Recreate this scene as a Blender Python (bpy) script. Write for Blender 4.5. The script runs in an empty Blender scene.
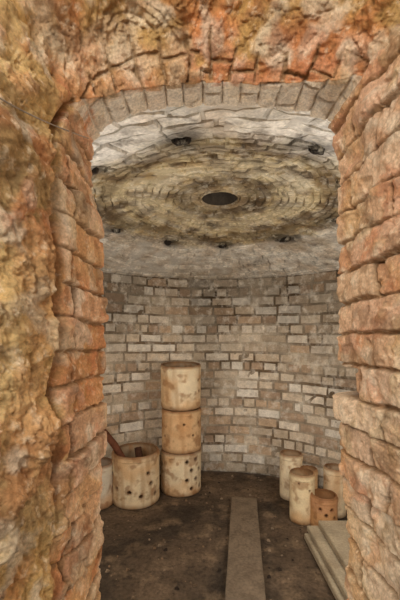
import bpy, bmesh, math, random
import numpy as np
from mathutils import Vector, noise
from mathutils.bvhtree import BVHTree
random.seed(7)
F=350.0; HY=336.0; CAMZ=1.1; DZ=0.076
sc=bpy.context.scene
sc.view_settings.view_transform='Standard'
sc.view_settings.look='None'

def lin(c):
    return tuple(((x/255.0)/12.92 if x/255.0<=0.04045 else ((x/255.0+0.055)/1.055)**2.4) for x in c)
def mix(a,b,t):
    t=max(0.0,min(1.0,t)); return tuple(a[i]*(1-t)+b[i]*t for i in range(3))
def sstep(a,b,x):
    t=max(0.0,min(1.0,(x-a)/(b-a))); return t*t*(3-2*t)
def h3(a,b,c=0):
    v=math.sin(a*127.1+b*311.7+c*74.7)*43758.5453
    return v-math.floor(v)
def fbm(p,o=4): return noise.fractal(p,1.0,2.0,o)

def make_mat(name,base=None,attr=False,rough=0.95,n_scale=18,n_amt=0.35,fine=120,fine_amt=0.25,bump=0.4,bdist=0.004,tint=None,tint_scale=6,tint_lo=0.5,tint_hi=0.65,tint_amt=0.6,tint2=None,tint3=None):
    m=bpy.data.materials.new(name); m.use_nodes=True
    nt=m.node_tree; N=nt.nodes; L=nt.links
    b=N['Principled BSDF']; b.inputs['Roughness'].default_value=rough
    b.inputs['Specular IOR Level'].default_value=0.15
    tc=N.new('ShaderNodeTexCoord')
    def ns(scale,det=6,r=0.6):
        n=N.new('ShaderNodeTexNoise'); n.inputs['Scale'].default_value=scale; n.inputs['Detail'].default_value=det; n.inputs['Roughness'].default_value=r
        L.new(tc.outputs['Object'],n.inputs['Vector']); return n
    if attr:
        a=N.new('ShaderNodeAttribute'); a.attribute_name='Col'; col=a.outputs['Color']
    else:
        r=N.new('ShaderNodeRGB'); r.outputs[0].default_value=(*base,1); col=r.outputs[0]
    tl=[]
    if tint is not None: tl.append((tint,tint_scale,tint_lo,tint_hi,tint_amt))
    if tint2 is not None: tl.append(tint2)
    if tint3 is not None: tl.append(tint3)
    for (tc_,tsx,tlo,thi,tam) in tl:
        n3=ns(tsx,8,0.65)
        mr=N.new('ShaderNodeMapRange'); mr.inputs[1].default_value=tlo; mr.inputs[2].default_value=thi; mr.inputs[3].default_value=0; mr.inputs[4].default_value=tam
        L.new(n3.outputs['Fac'],mr.inputs[0])
        mx=N.new('ShaderNodeMix'); mx.data_type='RGBA'
        L.new(mr.outputs[0],mx.inputs[0]); L.new(col,mx.inputs[6]); mx.inputs[7].default_value=(*tc_,1)
        col=mx.outputs[2]
    for s,amt in ((n_scale,n_amt),(fine,fine_amt)):
        n=ns(s)
        mr=N.new('ShaderNodeMapRange'); mr.inputs[1].default_value=0.25; mr.inputs[2].default_value=0.75
        mr.inputs[3].default_value=1-amt; mr.inputs[4].default_value=1+amt
        L.new(n.outputs['Fac'],mr.inputs[0])
        vm=N.new('ShaderNodeVectorMath'); vm.operation='SCALE'
        L.new(col,vm.inputs[0]); L.new(mr.outputs[0],vm.inputs['Scale']); col=vm.outputs[0]
    L.new(col,b.inputs['Base Color'])
    nb=ns(fine*0.45,10,0.75)
    bp=N.new('ShaderNodeBump'); bp.inputs['Strength'].default_value=bump; bp.inputs['Distance'].default_value=bdist
    L.new(nb.outputs['Fac'],bp.inputs['Height']); L.new(bp.outputs[0],b.inputs['Normal'])
    return m

def make_obj(name,verts,faces,mat,cols=None,smooth=False,parent=None):
    me=bpy.data.meshes.new(name); me.from_pydata([tuple(v) for v in verts],[],faces); me.update()
    if cols is not None:
        ca=me.color_attributes.new('Col','FLOAT_COLOR','POINT')
        arr=np.ones((len(verts),4),dtype=np.float32); arr[:,:3]=np.array(cols,dtype=np.float32)
        ca.data.foreach_set('color',arr.ravel())
    me.materials.append(mat)
    if smooth: me.polygons.foreach_set('use_smooth',[True]*len(me.polygons))
    o=bpy.data.objects.new(name,me); sc.collection.objects.link(o)
    if parent: o.parent=parent
    return o

# ------------------------------------------------------------------ kiln shell
KX,KY,R=0.095,1.70,1.15
HW=1.566
def dome_h(r): return HW+0.205*(1-(r/R)**2)
DOORX=0.035
def in_door(x,y,z,m=0.0): return y<1.0 and abs(x-DOORX)<0.25+m

bv=[];bf=[];bc=[]
def add_brick(fn,u0,u1,v0,v1,col,prot=0.007,bev=0.006,edge=None):
    i=len(bv)
    nu=max(1,int(round((u1-u0)/0.04)))
    j=[random.uniform(-0.003,0.003) for _ in range(4)]
    pr=prot+random.uniform(-0.003,0.003)
    u0+=j[0];u1+=j[1];v0+=j[2];v1+=j[3]
    ecol=edge if edge else tuple(c*0.66 for c in col)
    n=nu+1
    for k in range(n):
        f=k/nu
        u=u0+(u1-u0)*f
        ui=(u0+bev)+(u1-u0-2*bev)*f
        w=random.uniform(-0.0022,0.0022); w2=random.uniform(-0.0022,0.0022)
        for (uu,vv,d,c) in ((u,v0+w,-0.02,ecol),(ui,v0+bev+w,pr+random.uniform(-.0015,.001),col),(ui,v1-bev+w2,pr+random.uniform(-.0015,.001),col),(u,v1+w2,-0.02,ecol)):
            bv.append(fn(uu,vv,d)); g=random.uniform(0.93,1.07); bc.append(tuple(x*g for x in c))
    for k in range(nu):
        a=i+k*4; b=a+4
        for q in range(3): bf.append((a+q,b+q,b+q+1,a+q+1))
    bf.append((i,i+1,i+2,i+3)); e=i+(n-1)*4; bf.append((e+3,e+2,e+1,e))

def wall_fn(u,v,d):
    a=u/R; rr=R-d
    v=v+0.004*math.sin(u*2.1+v*3)+0.003*math.sin(u*5.3)
    return (KX+rr*math.sin(a),KY+rr*math.cos(a),v)
C_w=[lin((214,199,177)),lin((224,211,192)),lin((198,180,156)),lin((230,221,206)),lin((192,175,153)),lin((216,199,176)),lin((194,168,140)),lin((178,154,130))]
nc=21; ch=HW/nc
circ=2*math.pi*R
def soot_tone(x,z):  # soot patch mid-wall, plus darker tone towards the top courses and the floor
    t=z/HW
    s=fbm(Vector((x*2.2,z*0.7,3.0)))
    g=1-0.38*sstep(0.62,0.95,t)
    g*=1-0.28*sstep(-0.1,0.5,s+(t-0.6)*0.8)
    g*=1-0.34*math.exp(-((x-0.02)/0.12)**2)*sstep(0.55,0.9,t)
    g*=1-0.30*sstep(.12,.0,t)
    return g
for c in range(nc):
    z0=c*ch; u=random.uniform(0,0.1)-circ/2; end=u+circ
    head=(c%4==3)
    while u<end-0.03:
        Lb=random.uniform(0.085,0.11) if head else random.uniform(0.16,0.205)
        if random.random()<0.15: Lb*=0.6
        if end-u-Lb<0.05: Lb=end-u
        um=u+Lb/2; p=wall_fn(um,z0,0)
        if not in_door(p[0],p[1],z0,0.05):
            col=random.choice(C_w); g=soot_tone(p[0],z0)
            col=tuple(x*g for x in col)
            add_brick(wall_fn,u+0.004,u+Lb-0.004,z0+0.0045,z0+ch-0.0045,col,prot=0.005,bev=0.0055)
        u+=Lb
m_wall=make_mat('whitewashed_kiln_brick',attr=True,n_scale=22,n_amt=0.22,fine=110,fine_amt=0.22,bump=0.8,bdist=0.007,tint=lin((234,227,213)),tint_scale=16,tint_lo=0.5,tint_hi=0.64,tint_amt=0.45,tint2=(lin((136,114,92)),20,.53,.69,.46))
wall=make_obj('wall_kiln_bricks_tmp',bv,bf,m_wall,bc)

mv=[];mf=[];mc=[]
NA=300;NZ=60
for k in range(NZ+1):
    for a in range(NA):
        th=2*math.pi*a/NA; z=HW*k/NZ
        w=0.0055*noise.noise(Vector((math.sin(th)*14,math.cos(th)*14,z*17)))
        mv.append((KX+(R-w)*math.sin(th),KY+(R-w)*math.cos(th),z))
        cc=mix(lin((114,96,76)),lin((204,190,168)),0.42+1.0*noise.noise(Vector((math.sin(th)*5,math.cos(th)*5,z*6))))
        g=soot_tone(KX+R*math.sin(th),z); mc.append(tuple(x*g for x in cc))
for k in range(NZ):
    for a in range(NA):
        th=2*math.pi*(a+.5)/NA; z=HW*(k+.5)/NZ
        if in_door(KX+R*math.sin(th),KY+R*math.cos(th),z): continue
        b=(a+1)%NA
        mf.append((k*NA+a,k*NA+b,(k+1)*NA+b,(k+1)*NA+a))
mort=make_obj('wall_mortar_tmp',mv,mf,m_wall,mc,smooth=True)
def join(objs,name):
    bpy.ops.object.select_all(action='DESELECT')
    for o in objs: o.select_set(True)
    bpy.context.view_layer.objects.active=objs[0]
    bpy.ops.object.join(); objs[0].name=name; objs[0].data.name=name
    return objs[0]
join([wall,mort],'wall_kiln_interior')

# ------------------------------------------------------------------ dome
bv=[];bf=[];bc=[]
VENT=0.64
vents=[.09,.74,1.38,2.08,2.69,3.37,3.99,4.6,5.17,5.80]
vsz=[random.uniform(.75,1.15) for _ in vents]
HOLE=0.084
def dome_col(x,y,seedc=0.0):
    rm=math.hypot(x-KX,y-KY); am=math.atan2(x-KX,y-KY)
    p=Vector((x,y,0))
    n1=fbm(p*2.6+Vector((1,0,0)),4); n2=fbm(p*9+Vector((0,4,0)),4); n3=fbm(Vector((am*1.1,rm*16,2)),3)
    n4=fbm(p*22+Vector((0,4,3)),3)
    rw_=rm+0.050*n1+.030*n2
    w=mix(lin((230,224,212)),lin((202,184,162)),sstep(-.2,.5,n2)*.7)
    w=mix(w,lin((158,138,108)),sstep(0.0,0.6,n1+.3*n4)*.55)
    m=mix(lin((208,190,150)),lin((172,144,98)),sstep(-.5,.5,n2+n3*.6))
    m=mix(m,lin((226,216,192)),sstep(0.0,0.5,n3+.5*n4)*.65)
    m=mix(m,lin((84,68,52)),sstep(0.03,0.48,n2-n1*.5+.4*n4)*.75)
    m=mix(m,lin((216,204,176)),sstep(.46,.40,rw_)*sstep(.24,.30,rw_)*.35)
    m=mix(m,lin((96,78,58)),sstep(.45,.50,rw_)*sstep(.62,.54,rw_)*.6)
    m=mix(m,lin((90,74,57)),sstep(.28,.20,rw_)*sstep(.12,.16,rm)*.65)
    m=mix(m,lin((150,130,102)),sstep(.150,.13,rm)*.6)
    c=mix(m,w,sstep(VENT-.03,VENT+.04,rw_))
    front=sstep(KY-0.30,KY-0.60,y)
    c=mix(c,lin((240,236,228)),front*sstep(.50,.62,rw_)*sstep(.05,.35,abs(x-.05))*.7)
    for va,vs in zip(vents,vsz):
        dth=(am-va+math.pi)%(2*math.pi)-math.pi
        d=math.hypot(dth*rm*0.7,rm-VENT)/vs+.06*n2
        if d<.11: c=mix(c,lin((54,46,38)),sstep(0.105,0.02,d)*.82)
    return c
r=R+0.02; rw=[]
while r>HOLE+0.015:
    w=0.056 if r>0.68 else 0.038
    w*=random.uniform(0.85,1.15)
    if r-w<HOLE+.012: w=r-HOLE
    rw.append((r-w,r)); r-=w
for (r0,r1) in rw:
    rm=(r0+r1)/2
    def dfn(u,v,d):
        a=u
        wob=1+(0.065*noise.noise(Vector((math.sin(a)*1.7,math.cos(a)*1.7,v*2)))+0.024*noise.noise(Vector((math.sin(a)*v*14,math.cos(a)*v*14,9))))*sstep(.12,.3,v)
        rr2=v*(wob if v<R-.06 else 1)
        return (KX+rr2*math.sin(a),KY+rr2*math.cos(a),dome_h(min(v,R))-d+0.009*noise.noise(Vector((math.sin(a)*v*6,math.cos(a)*v*6,5)))*sstep(R,R-.1,v)*sstep(.1,.25,v))
    a=random.uniform(0,1)
    aend=a+2*math.pi
    inner=r0<HOLE+.001
    L0=0.18 if r1>0.68 else (0.045 if inner else 0.09)
    while a<aend-1e-4:
        da=L0*random.uniform(0.6,1.3)/rm
        if aend-a-da<0.5*da: da=aend-a
        bright=random.uniform(.84,1.08)
        prot=random.uniform(0.000,0.009) if not inner else .008
        g=0.0024/rm if not inner else 0
        am_=a+da/2
        if KY+rm*math.cos(am_)<0.655 and abs(KX+rm*math.sin(am_)-.03)<.5:
            a+=da; continue
        i=len(bv); n=max(2,int(da*rm/0.018)+1)
        bev=0.005
        v0=r0+0.001+random.uniform(-.004,.003); v1=r1-0.001+random.uniform(-.003,.004)
        if inner: v0=r0
        for k in range(n+1):
            f=k/n; uo=(a+g)+(da-2*g)*f; ui=(a+g+bev/rm)+(da-2*g-2*bev/rm)*f
            if inner: ui=uo
            jv=random.uniform(-.0030,.0030) if not inner else 0
            for (uu,vv,d,sg) in ((uo,v0+jv,-0.015,.66),(ui,v0+bev+jv,prot+random.uniform(-.0015,.0015),1),(ui,v1-bev+jv,prot+random.uniform(-.0015,.0015),1),(uo,v1+jv,-0.015,.66)):
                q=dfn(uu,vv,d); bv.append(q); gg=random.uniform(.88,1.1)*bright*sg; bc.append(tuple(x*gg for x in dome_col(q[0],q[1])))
        for k in range(n):
            A=i+k*4;B=A+4
            for q in range(3): bf.append((A+q,A+q+1,B+q+1,B+q))
        bf.append((i,i+1,i+2,i+3)); e=i+n*4; bf.append((e+3,e+2,e+1,e))
        a+=da
for va,vs in zip(vents,vsz):  # near-black lumps stand in for the shade inside the vent openings
    for rep in range(3):
        i=len(bv); L=random.uniform(.016,.028)*vs; W=random.uniform(.010,.017)*vs
        ca=va+random.uniform(-.03,.03); cr=VENT+random.uniform(-.01,.01)
        ng=9
        for lvl,(sc_,d) in enumerate(((1.1,-.02),(1,.010),(.55,.019))):
            for q in range(ng):
                t=2*math.pi*q/ng; k1=random.uniform(.75,1.2)*sc_
                rr=cr+W*math.sin(t)*k1; aa=ca+L*math.cos(t)*k1/VENT
                bv.append((KX+rr*math.sin(aa),KY+rr*math.cos(aa),dome_h(rr)-d)); bc.append(lin((42,36,31)))
        for lvl in range(2):
            for q in range(ng):
                b=(q+1)%ng; bf.append((i+lvl*ng+q,i+lvl*ng+b,i+(lvl+1)*ng+b,i+(lvl+1)*ng+q))
        bf.append(tuple(i+2*ng+q for q in range(ng)))
m_dome=make_mat('salt_glazed_dome_brick',attr=True,rough=0.85,n_scale=18,n_amt=0.28,fine=80,fine_amt=0.32,bump=0.9,bdist=0.012,tint=lin((222,214,194)),tint_scale=17,tint_lo=0.52,tint_hi=0.66,tint_amt=0.5,tint2=(lin((104,86,66)),12,.53,.68,.5),tint3=(lin((56,48,41)),6,.59,.71,.55))
d1=make_obj('dome_tmp',bv,bf,m_dome,bc)
mv=[];mf=[];mc=[]
for kk in range(71):
    rr=HOLE-.001+(R+0.04-HOLE)*kk/70
    for a in range(200):
        th=2*math.pi*a/200
        mv.append((KX+rr*math.sin(th),KY+rr*math.cos(th),dome_h(rr)+0.001-(.006*noise.noise(Vector((rr*math.sin(th)*20,rr*math.cos(th)*20,0))) if rr>HOLE+.02 else -.002)))
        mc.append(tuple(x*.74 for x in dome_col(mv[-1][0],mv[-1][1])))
def dome_clip(k,a):
    v=mv[k*200+a]; return v[1]<0.635 and abs(v[0]-.03)<.5
for k in range(70):
    for a in range(200):
        b=(a+1)%200
        if dome_clip(k,a) or dome_clip(k+1,b): continue
        mf.append((k*200+a,(k+1)*200+a,(k+1)*200+b,k*200+b))
base=len(mv)
H6=HOLE-.001
for k,(rr,z) in enumerate(((H6,dome_h(0)-0.006),(H6,dome_h(0)+0.14),(H6,dome_h(0)+0.40),(0.001,dome_h(0)+0.40))):
    for a in range(200):
        th=2*math.pi*a/200; mv.append((KX+rr*math.sin(th),KY+rr*math.cos(th),z)); mc.append(lin((74,66,57)) if k<2 else lin((48,43,38)))
for k in range(3):
    for a in range(200):
        b=(a+1)%200; mf.append((base+k*200+a,base+(k+1)*200+a,base+(k+1)*200+b,base+k*200+b))
m_dm=make_mat('dome_mortar',attr=True,n_scale=18,n_amt=.2,fine=80,fine_amt=.2,bump=.4,bdist=.004)
d2=make_obj('dome_back_tmp',mv,mf,m_dm,mc,smooth=True)
join([d1,d2],'ceiling')

# ------------------------------------------------------------------ doorway surround
keysA=[(-.170,0,0,-1),(-.172,.45,0,-1),(-.171,.57,0,-1),(-.166,.74,0,-1),(-.161,.914,0,-1),(-.158,1.086,0,-1),(-.160,1.206,0,-1),(-.177,1.257,0.05,-1),(-.187,1.310,.2,-1),(-.189,1.350,.5,-1),
 (-.154,1.385,.8,-1),(-.086,1.412,1,-1),(0,1.421,1,0),(.086,1.419,1,1),(.171,1.409,.85,1),(.231,1.390,.5,1),(.233,1.30,.15,1),(.234,1.19,0,1),(.237,1.086,0,1),(.240,.98,0,1),(.240,.88,0,1),(.242,.777,0,1),(.250,.67,0,1),(.257,.57,0,1),(.258,.45,0,1),(.26,0,0,1)]
keysA=[(x,(z+DZ if z>0 else z),u,s) for (x,z,u,s) in keysA]
ctrl=[]
for (x,z,u,s) in keysA:
    cxx=0.02
    J=dict(A0=((x+s*0.14),.655,z),A=(x,.60,z),B=((-.172 if s<0 else x+.004),.435,z),C=((-.20 if s<0 else .262),.34,z),D=((-.34 if s<0 else .40),.14,z),E=((-1.5 if s<0 else 1.5),.11,z))
    T_=dict(A0=(x,.665,z+.115),A=(x,.60,z),B=(x,.55,z+.002),C=(cxx+(x-cxx)*1.1,.49,z+.075),D=(cxx+(x-cxx)*1.6,.15,z+.34),E=(cxx+(x-cxx)*6,.11,2.5))
    if z>1.3+DZ and abs(u-.5)<0.4:
        J['E']=(J['E'][0],.11,2.0+ (z-1.3)*2); J['D']=(J['D'][0],.14,z+.08)
    ctrl.append([[J[k][i]*(1-u)+T_[k][i]*u for i in range(3)] for k in ('A0','A','B','C','D','E')])
ctrl=np.array(ctrl)
Ap=np.array([(k[0],k[1]) for k in keysA]); seg=np.hypot(*np.diff(Ap,axis=0).T); T=np.concatenate([[0],np.cumsum(seg)])
tot=T[-1]
ts=[];t=0
while t<tot:
    ts.append(t)
    zz=np.interp(t,T,Ap[:,1]); t+=0.0015 if zz>0.60 else 0.008
ts.append(tot); ts=np.array(ts); NT=len(ts)
cnt=[8,90,84,60,12]
sp=[]
for i,c in enumerate(cnt):
    sp+= [i+k/c for k in range(c)]
sp.append(5.0); sp=np.array(sp); NS=len(sp)
P=np.zeros((NT,NS,3))
for c in range(3):
    cols=np.array([np.interp(ts,T,ctrl[:,j,c]) for j in range(6)])
    for i in range(NT): P[i,:,c]=np.interp(sp,range(6),cols[:,i])
def smooth(P,axis,n,it):
    for _ in range(it):
        Q=P.copy()
        if axis==1: Q[:,n:-n]=(P[:,2*n:]+P[:,:-2*n]+P[:,n:-n]*2)/4
        else: Q[n:-n]=(P[2*n:]+P[:-2*n]+P[n:-n]*2)/4
        P=Q
    return P
P=smooth(P,1,1,8); P=smooth(P,1,2,2); P=smooth(P,0,4,6)
dT=np.gradient(P,axis=0); dS=np.gradient(P,axis=1)
Nn=np.cross(dT,dS); Nn/= (np.linalg.norm(Nn,axis=2,keepdims=True)+1e-12)
iL=NT//6
if np.dot(Nn[iL,40],np.array([1,0,0]))<0: Nn=-Nn
U=np.concatenate([np.zeros((NT,1)),np.cumsum(np.linalg.norm(np.diff(P,axis=1),axis=2),axis=1)],axis=1)
iA=cnt[0]
uw=np.interp(ts,T,[k[2] for k in keysA])
ORG=[lin((208,152,106)),lin((204,142,94)),lin((216,168,126)),lin((200,148,100)),lin((204,134,90))]
PNK=[lin((218,188,156)),lin((210,174,138)),lin((226,202,170)),lin((200,162,128))]
OCH=lin((202,160,98)); BRN=lin((140,106,68)); RED=lin((212,124,76)); MOR=lin((146,112,74)); PALE=lin((230,218,196)); OCH2=lin((218,182,124))
vout=np.zeros((NT*NS,3)); cout=np.zeros((NT*NS,3))
for i in range(NT):
    t=ts[i]; arch=uw[i]; left=t<T[12]
    jamb=1-sstep(.3,.7,arch)
    for j in range(NS):
        p=P[i,j]; pv=Vector(p); s=sp[j]; u=U[i,j]-U[i,iA]
        n1=noise.noise(pv*9); n2=noise.noise(pv*23+Vector((5,1,2)))
        f1=fbm(pv*7,4); f2=fbm(pv*42+Vector((3,3,3)),5)
        if jamb>0.5:
            v=(p[2]-DZ)+0.007*n1+0.003*n2; H=0.0455 if left else 0.0490; lb=0.17 if left else .20
        else:
            v=t+0.004*n1+.002*n2+(.006*n2 if s>2.02 else 0); H=0.031 if s<2.02 else 0.036; lb=0.09 if s<2.02 else 0.055
        row=math.floor(v/H); fv=(v/H-row)*H
        off=(row%2)*(0.0 if left else .35)+(0.2 if left else .3)*h3(row,3)
        uu=u/lb+off+0.08*n2; cl=math.floor(uu); fu=(uu-cl)*lb
        dj=min(fv,H-fv); dj2=min(fu,lb-fu)
        if u<0.01 : dj2=1
        dd=min(dj,dj2)
        m=sstep(0.0006,0.0040,dd+0.0022*f2)
        hb=h3(row,cl,1 if left else 2)
        if jamb>0.5:
            if left: w=1-0.95*sstep(1.85,2.08,s+0.30*n1)
            else: w=1-0.40*sstep(2.4,3.2,s+0.3*n1)
            w*=0.62+0.38*sstep(-0.30,0.05,f1+0.13)
        else:
            w=0.85 if s<2.0 else 0.55*(1-sstep(2.35,2.9,s+0.6*n1))
            w*=0.5+0.5*sstep(-0.30,0.05,f1+0.1)
        am_=(1-w)
        disp=(m-0.6)*0.0085*w + (hb-0.5)*0.010*w
        disp+=w*((fv/H-.5)*(h3(row,cl,5)-.5)*.010+(fu/lb-.5)*(h3(row,cl,6)-.5)*.010)
        disp+=f1*(0.003+0.010*am_) + f2*(0.0038+0.0044*am_)
        disp+=0.005*(noise.noise(pv*4.3))
        # spalled chips out of the brick faces
        disp-=0.005*w*sstep(.18,.30,noise.noise(pv*31+Vector((2,5,8)))+.25*f2)
        if w<0.85:
            ck=noise.voronoi(pv*34+Vector((n1,n2,f2))*.9)[0]; cr=ck[1]-ck[0]
            disp+= (0.85-w)*(0.012*(min(cr,.25)-0.15))
            fl_=noise.noise(pv*16+Vector((7,7,1)))*5; disp+=(0.85-w)*.0035*(math.floor(fl_)-0.0)
        if jamb<=.5 and s<2: disp*=.5
        crev=0
        if left and jamb>0.3:
            crev=math.exp(-((s-2.05-0.22*noise.noise(Vector((0,0,p[2]*7))))/0.06)**2)*sstep(-.5,.3,noise.noise(Vector((4,0,p[2]*3)))+.3)
            disp-=0.020*crev*jamb
        rec=0
        if not left and jamb>.5:
            zz=p[2]+.002*f2
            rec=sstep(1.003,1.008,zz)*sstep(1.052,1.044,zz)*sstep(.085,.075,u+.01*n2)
            disp=disp*(1-.6*rec)
            disp+=0.008*sstep(.955,.965,zz)*sstep(1.004,.998,zz)*sstep(.09,.07,u)
        if s<1: disp*=s
        if s>4: disp*=(5-s)
        q=p+Nn[i,j]*disp
        if rec>0: q=q+np.array([0.062*rec*(1 if s>=1 else s),0,0])
        idx=i*NS+j; vout[idx]=q
        if jamb>0.5:
            if left:
                bcx=ORG[int(hb*4.99)]
                if hb>.5: bcx=mix(bcx,PNK[int(h3(row,cl,9)*3.99)],.5)
                dau=mix(OCH,OCH2,0.5+n1*1.2); dau=mix(dau,BRN,sstep(0.05,0.5,f1+.3*f2)*.6)
                dau=mix(dau,RED,sstep(0.2,0.45,noise.noise(pv*8+Vector((9,2,0)))+.2*f2)*.3)
            else:
                lo=sstep(1.2,0.9,p[2]+0.1*n1)
                bcx=mix(ORG[int(hb*4.99)],PNK[int(h3(row,cl,9)*3.99)],0.5+0.4*lo)
                dau=mix(OCH2,lin((204,160,110)),0.5+n1)
        else:
            if s<2.0: bcx=mix(PALE,PNK[int(hb*3.99)],0.2*h3(row,cl,4)+sstep(1.8,2.0,s+0.2*n1)*0.5)
            else: bcx=mix(mix(RED,PNK[0],.25),ORG[int(hb*4.99)],0.6*h3(row,cl,4)+.1)
            dau=mix(mix(OCH,lin((192,148,88)),.5+n1),RED,sstep(0.0,0.3,noise.noise(pv*13+Vector((9,2,0)))+.08+.2*f2)*.65*(1-sstep(2.7,3.15,s+.5*n1)))
            dau=mix(dau,BRN,sstep(0.1,0.5,f1+.3*f2)*.5)
            dau=mix(dau,PNK[0],sstep(0.1,0.4,noise.noise(pv*19+Vector((2,2,6))))*.5)
        wc=sstep(0.2,0.7,w+0.3*f2)
        col=mix(dau,bcx,wc)
        k_=(1 if s>1.9 or jamb>.5 else 0.1)
        col=mix(col,lin((232,214,184)),sstep(0.06,0.40,noise.noise(pv*26+Vector((1,7,3)))+.35*f2)*.55)
        col=mix(col,lin((206,122,76)),sstep(0.12,0.45,noise.noise(pv*19+Vector((4,4,8)))+.4*f2)*.42*k_)
        col=mix(col,OCH2,sstep(0.0,0.5,noise.noise(pv*10+Vector((8,1,5)))+.4*f2)*.42*k_)
        col=mix(col,lin((120,90,60)),sstep(0.2,0.5,noise.noise(pv*21+Vector((3,9,1)))+.4*f2)*.45*k_)
        morc=MOR if not(jamb<=.5 and s<2) else mix(PALE,MOR,.35)
        col=mix(morc,col,0.2+0.8*m if w>0.3 else 1)
        if rec>0: col=mix(col,lin((84,58,38)),rec*.8)  # shade inside the broken-out recess painted into the colour
        if crev>0: col=mix(col,BRN,crev*.5)
        cout[idx]=col
faces=[]
for i in range(NT-1):
    b=i*NS
    for j in range(NS-1): faces.append((b+j,b+j+1,b+NS+j+1,b+NS+j))
m_sur=make_mat('orange_daubed_brick',attr=True,n_scale=60,n_amt=0.2,fine=260,fine_amt=0.32,bump=1.0,bdist=0.006,tint=lin((146,106,70)),tint_scale=42,tint_lo=0.55,tint_hi=0.68,tint_amt=0.5,tint2=(lin((232,210,176)),60,.55,.67,.55))
sur=make_obj('wall_front',vout,faces,m_sur,cout,smooth=True)
me=sur.data
bm=bmesh.new(); bm.from_mesh(me); bvh=BVHTree.FromBMesh(bm); bm.free()
def ray(px,py): return Vector(((px-200)/F,1,(HY-py)/F)).normalized()
cam_o=Vector((0,0,CAMZ))
pts=[]
for k in range(25):
    f=k/24; px=-30+118*f; py=80+58*f+5*math.sin(f*3.1)
    hit=bvh.ray_cast(cam_o,ray(px,py))
    if hit[0]: pts.append(hit[0]-ray(px,py)*0.007)
if len(pts)>3:
    cu=bpy.data.curves.new('wire','CURVE'); cu.dimensions='3D'; cu.bevel_depth=0.0009; cu.bevel_resolution=3
    spn=cu.splines.new('NURBS'); spn.points.add(len(pts)-1); spn.order_u=4; spn.use_endpoint_u=True
    for q,p in zip(spn.points,pts): q.co=(*p,1)
    wo=bpy.data.objects.new('iron_wire',cu); sc.collection.objects.link(wo)
    cu.materials.append(make_mat('iron',base=lin((150,134,114)),rough=.6))

# ------------------------------------------------------------------ floor
fv=[];ff=[];fc=[]
NX=220;NY=290
for j in range(NY+1):
    for i in range(NX+1):
        x=-1.5+3.0*i/NX; y=-1.0+3.9*j/NY
        p=Vector((x,y,0))
        z=0.005*fbm(p*6,4)-0.005
        f=fbm(p*3+Vector((2,2,2)),4)
        fv.append((x,y,z))
        c=mix(lin((104,87,70)),lin((68,58,48)),0.5+f)
        c=mix(c,lin((132,111,88)),sstep(.05,.6,fbm(p*9,4))*.6)
        fc.append(c)
for j in range(NY):
    for i in range(NX):
        a=j*(NX+1)+i; ff.append((a,a+1,a+NX+2,a+NX+1))
m_floor=make_mat('sooty_earth',attr=True,n_scale=8,n_amt=0.35,fine=60,fine_amt=0.4,bump=1,bdist=0.015,tint=lin((54,46,39)),tint_scale=26,tint_lo=.55,tint_hi=.66,tint_amt=.6)
fl=make_obj('floor',fv,ff,m_floor,fc,smooth=True)
cv=[];cf=[];cc=[]
for k in range(520):
    a=random.uniform(0,2*math.pi); rr=(R-0.06)*math.sqrt(random.random()); x=KX+rr*math.sin(a); y=KY+rr*math.cos(a)
    s=random.choice([.003,.004,.006,.009]); b=len(cv)
    col=random.choice([lin((130,106,82)),lin((104,86,68)),lin((60,50,42)),lin((140,120,98))])
    for dx,dy,dz in ((-1,-.8,0),(1,-.9,0),(.9,1,0),(-.8,.9,0),(-.5,-.4,1),(.5,-.5,1.1),(.4,.5,.8),(-.5,.4,1)):
        cv.append((x+s*dx*random.uniform(.7,1.3),y+s*dy*random.uniform(.7,1.3),-0.003+s*dz*random.uniform(.7,1.1))); cc.append(col)
    for q in ((0,1,5,4),(1,2,6,5),(2,3,7,6),(3,0,4,7),(4,5,6,7)): cf.append(tuple(b+w for w in q))
join([fl,make_obj('rub_tmp',cv,cf,m_floor,cc)],'floor')

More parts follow.
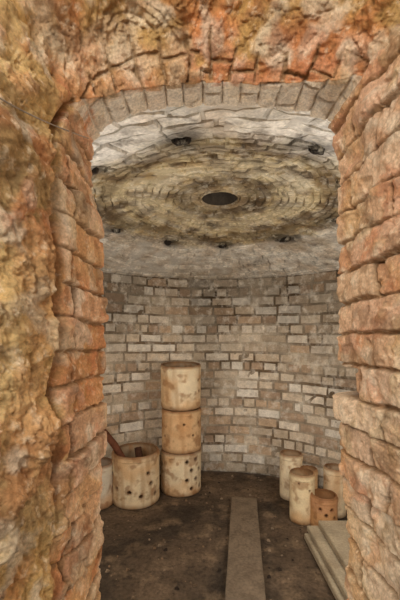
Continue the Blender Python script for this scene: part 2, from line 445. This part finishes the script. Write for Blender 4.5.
# ------------------------------------------------------------------ saggers
def sagger_mesh(r,h,col,thick=0.016,holes=(),seed=0,rim=True,floorz=0.02,stain=None):
    NAx=150; dz=0.0045; NZx=max(6,int(h/dz))
    V=[];Fc=[];C=[]
    def colr(x,y,z,inner=False):
        p=Vector((x*5+seed*3.1,y*5,z*5)); n=fbm(p,3); n2=fbm(p*3,3); n3=noise.noise(Vector((x*26+seed,y*26,z*3)))
        c=mix(col,stain or lin((208,160,106)),sstep(-0.1,0.5,n)*.6)
        c=mix(c,lin((146,100,62)),sstep(.12,.55,n2)*.6)
        c=mix(c,lin((168,122,78)),sstep(.1,.5,n3)*.4)
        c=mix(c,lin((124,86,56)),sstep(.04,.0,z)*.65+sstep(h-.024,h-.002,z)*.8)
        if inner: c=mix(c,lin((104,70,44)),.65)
        return c
    def inhole(th,z):
        for (ha,hz,hr) in holes:
            d=math.hypot(((th-ha+math.pi)%(2*math.pi)-math.pi)*r,z-hz)
            if d<hr: return True
        return False
    ids={}
    for s,rad in enumerate((r,r-thick)):
        for k in range(NZx+1):
            z=h*k/NZx
            for a in range(NAx):
                th=2*math.pi*a/NAx
                rr=rad*(1+0.008*noise.noise(Vector((math.sin(th)*1.5,math.cos(th)*1.5,z*4+seed))))
                if s==0:
                    rr-=0.003*sstep(0.008,0,z)+0.004*sstep(h-.007,h,z)
                    if rim and h-.034<z<h-.012: rr+=0.0025
                x=rr*math.sin(th); y=-rr*math.cos(th)
                zz=z if (s==0 or k>0) else floorz
                zz+= (0.0025*noise.noise(Vector((math.sin(th)*3,math.cos(th)*3,seed))) if k==NZx else 0)
                ids[(s,k,a)]=len(V); V.append((x,y,zz))
                cc_=colr(x,y,z,s==1)
                if holes and s==0:
                    for (ha,hz,hr) in holes:
                        d=math.hypot(((th-ha+math.pi)%(2*math.pi)-math.pi)*r,z-hz)
                        if d<hr*1.8: cc_=mix(cc_,lin((120,78,48)),sstep(hr*1.8,hr,d)*.5)
                C.append(cc_)
    cell=np.zeros((NZx,NAx),bool)
    for k in range(NZx):
        for a in range(NAx):
            cell[k,a]=inhole(2*math.pi*(a+.5)/NAx,h*(k+.5)/NZx)
    for k in range(NZx):
        for a in range(NAx):
            b=(a+1)%NAx
            if not cell[k,a]:
                Fc.append((ids[0,k,a],ids[0,k,b],ids[0,k+1,b],ids[0,k+1,a]))
                Fc.append((ids[1,k,b],ids[1,k,a],ids[1,k+1,a],ids[1,k+1,b]))
            else:
                if not cell[k,(a-1)%NAx]: Fc.append((ids[0,k,a],ids[0,k+1,a],ids[1,k+1,a],ids[1,k,a]))
                if not cell[k,b]: Fc.append((ids[0,k,b],ids[1,k,b],ids[1,k+1,b],ids[0,k+1,b]))
                if k>0 and not cell[k-1,a]: Fc.append((ids[0,k,a],ids[1,k,a],ids[1,k,b],ids[0,k,b]))
                if k<NZx-1 and not cell[k+1,a]: Fc.append((ids[0,k+1,a],ids[0,k+1,b],ids[1,k+1,b],ids[1,k+1,a]))
    for a in range(NAx):
        b=(a+1)%NAx
        Fc.append((ids[0,NZx,a],ids[0,NZx,b],ids[1,NZx,b],ids[1,NZx,a]))
    Fc.append([ids[0,0,a] for a in range(NAx)][::-1]); Fc.append([ids[1,0,a] for a in range(NAx)])
    return V,Fc,C
m_sag=make_mat('fireclay_sagger',attr=True,rough=.75,n_scale=20,n_amt=.12,fine=140,fine_amt=.12,bump=.3,bdist=.002,tint=lin((168,118,74)),tint_scale=14,tint_lo=.55,tint_hi=.68,tint_amt=.5)
CRM=lin((232,214,180)); ORN=lin((220,184,140)); DOR=lin((196,148,108))
def sagger(name,x,y,z,r,h,col,holes=(),seed=0,parent=None,rot=(0,0,0),**k):
    V,Fc,C=sagger_mesh(r,h,col,holes=holes,seed=seed,**k)
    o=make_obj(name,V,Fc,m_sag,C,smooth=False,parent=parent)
    o.location=(x,y,z); o.rotation_euler=rot
    return o
def hs(l,rad=.0085): return [(math.radians(a),z,rad) for a,z in l]
st=bpy.data.objects.new('sagger_stack',None); sc.collection.objects.link(st); st.location=(-0.137,2.53,0)
H1=0.289
sagger('sagger_bottom',0,0,0,.144,H1,CRM,holes=hs([(20,.235),(48,.245),(33,.175),(62,.17),(20,.11),(48,.11),(34,.05),(66,.05),(-68,.2)],.0125),seed=1,parent=st)
sagger('sagger_middle',0.003,0,H1+.004,.141,H1,ORN,holes=hs([(-52,.11),(10,.20),(38,.12),(60,.2)],.008),seed=2,parent=st,stain=lin((204,152,102)),floorz=.01)
sagger('sagger_top',-0.001,0,2*H1+.020,.143,H1+.012,CRM,holes=hs([(62,.2),(66,.12)],.009),seed=3,parent=st,rot=(math.radians(4.2),0,0),floorz=.01)
sagger('sagger',-0.433,2.37,0.003,.157,.33,mix(CRM,lin((226,206,170)),.5),holes=hs([(-60,.20),(-40,.12),(22,.08),(48,.15),(62,.07),(-5,.11),(40,.22)],.0125),seed=4,rot=(math.radians(1.5),0,0))
sagger('sagger',-0.675,2.30,0,.105,.27,lin((216,206,186)),seed=5)
sagger('sagger',0.624,2.40,0,.076,.30,CRM,seed=6,thick=.011,stain=ORN)
sagger('sagger',0.612,2.10,0,.073,.286,lin((232,212,172)),seed=7,thick=.011,holes=hs([(-30,.24),(20,.2)],.006))
sagger('sagger',0.715,2.02,0,.074,.19,DOR,seed=8,thick=.011,holes=hs([(-35,.13),(-10,.10),(15,.13),(-30,.06),(10,.05),(30,.08)],.009))
sagger('sagger',0.835,2.17,0,.066,.29,CRM,seed=9,thick=.011,stain=ORN)
sagger('sagger',0.70,2.255,0,.055,.25,ORN,seed=10,thick=.010)

def tube(name,pts,rads,mat,n=14,parent=None):
    V=[];Fx=[]
    for k,(p,rd) in enumerate(zip(pts,rads)):
        p=Vector(p); d=(Vector(pts[min(k+1,len(pts)-1)])-Vector(pts[max(k-1,0)])).normalized()
        a=d.orthogonal().normalized(); b=d.cross(a)
        for q in range(n):
            t=2*math.pi*q/n; V.append(p+(a*math.cos(t)+b*math.sin(t))*rd)
    for k in range(len(pts)-1):
        for q in range(n):
            w=(q+1)%n; Fx.append((k*n+q,k*n+w,(k+1)*n+w,(k+1)*n+q))
    Fx.append(list(range(n))[::-1]); Fx.append([(len(pts)-1)*n+q for q in range(n)])
    return make_obj(name,V,Fx,mat,smooth=True,parent=parent)
m_shard=make_mat('burnt_wood',base=lin((104,64,46)),rough=.7,n_amt=.4)
tube('wooden_stick',[(-.43,2.33,.07),(-.50,2.36,.24),(-.575,2.35,.37),(-.64,2.32,.47),(-.68,2.30,.52)],[.018,.021,.024,.021,.014],m_shard)
m_rub=make_mat('burnt_fragment',base=lin((70,46,34)),rough=.8)
tube('broken_clay_pipe',[(-.36,2.33,.05),(-.40,2.37,.20),(-.43,2.42,.33)],[.026,.028,.024],m_rub)

# ------------------------------------------------------------------ boards
def board(name,p0,p1,w,th,z,mat,parent=None,jit=0.002):
    p0=Vector((p0[0],p0[1],0));p1=Vector((p1[0],p1[1],0)); d=(p1-p0); Ln=d.length; d.normalize()
    bm=bmesh.new(); bmesh.ops.create_cube(bm,size=1)
    bmesh.ops.scale(bm,vec=(w,Ln,th),verts=bm.verts)
    bmesh.ops.bevel(bm,geom=bm.edges[:],offset=.003,segments=2,affect='EDGES')
    bmesh.ops.subdivide_edges(bm,edges=[e for e in bm.edges if e.calc_length()>.1],cuts=14,use_grid_fill=True)
    for v in bm.verts:
        v.co+=Vector((noise.noise(v.co*14),0,noise.noise(v.co*9+Vector((3,3,3)))))*jit
    me=bpy.data.meshes.new(name); bm.to_mesh(me); bm.free(); me.materials.append(mat)
    o=bpy.data.objects.new(name,me); sc.collection.objects.link(o)
    c=(p0+p1)/2; o.location=(c.x,c.y,z+th/2); o.rotation_euler=(0,0,math.atan2(-d.x,d.y))
    if parent: o.parent=parent
    return o
m_pl=make_mat('dusty_plank',base=lin((114,99,82)),n_scale=10,n_amt=.3,fine=70,fine_amt=.3,tint=lin((80,67,54)),tint_scale=7,tint_amt=.55)
board('wooden_plank',(.140,1.05),(.292,2.32),.165,.030,0.0,m_pl)
m_sh=make_mat('kiln_shelf_clay',base=lin((170,156,132)),n_amt=.25,tint=lin((124,106,84)),tint_scale=9,tint_amt=.6)
ks=bpy.data.objects.new('kiln_shelf_boards',None); sc.collection.objects.link(ks)
board('board_1',(.685,1.17),(.685,1.90),.24,.030,0.0,m_sh,ks)
board('board_2',(.705,1.15),(.700,1.92),.23,.028,0.034,m_sh,ks)
board('board_3',(.735,1.18),(.745,1.91),.20,.028,0.066,m_sh,ks)

# ------------------------------------------------------------------ lights, world, camera
def light(name,typ,loc,e,col=(1,1,1),size=.2,rot=(0,0,0)):
    l=bpy.data.lights.new(name,typ); l.energy=e; l.color=col
    if typ=='AREA': l.size=size
    else: l.shadow_soft_size=size
    o=bpy.data.objects.new(name,l); o.location=loc; o.rotation_euler=rot; sc.collection.objects.link(o); return o
light('kiln_fill_light','POINT',(-.60,1.15,1.0),14.5,(1,.96,.90),.12)  # added fill light, hidden behind the left jamb, to brighten the kiln interior
light('kiln_fill_light.001','POINT',(.74,1.15,1.05),17,(1,.96,.90),.12)  # second added fill light, out of view behind the right jamb
light('daylight_area','AREA',(-0.3,-1.1,1.8),30,(1,.97,.92),.7,(math.radians(76),0,math.radians(-12)))
w=bpy.data.worlds.new('World'); sc.world=w; w.use_nodes=True
w.node_tree.nodes['Background'].inputs[0].default_value=(.95,.97,1,1); w.node_tree.nodes['Background'].inputs[1].default_value=.6
cd=bpy.data.cameras.new('camera'); cam=bpy.data.objects.new('camera',cd); sc.collection.objects.link(cam)
cd.lens=F/600*36; cd.sensor_width=36; cd.sensor_fit='AUTO'; cd.shift_y=(HY-300)/600; cd.clip_start=.01
cam.location=(0,0,CAMZ); cam.rotation_euler=(math.radians(90),0,0)
sc.camera=cam
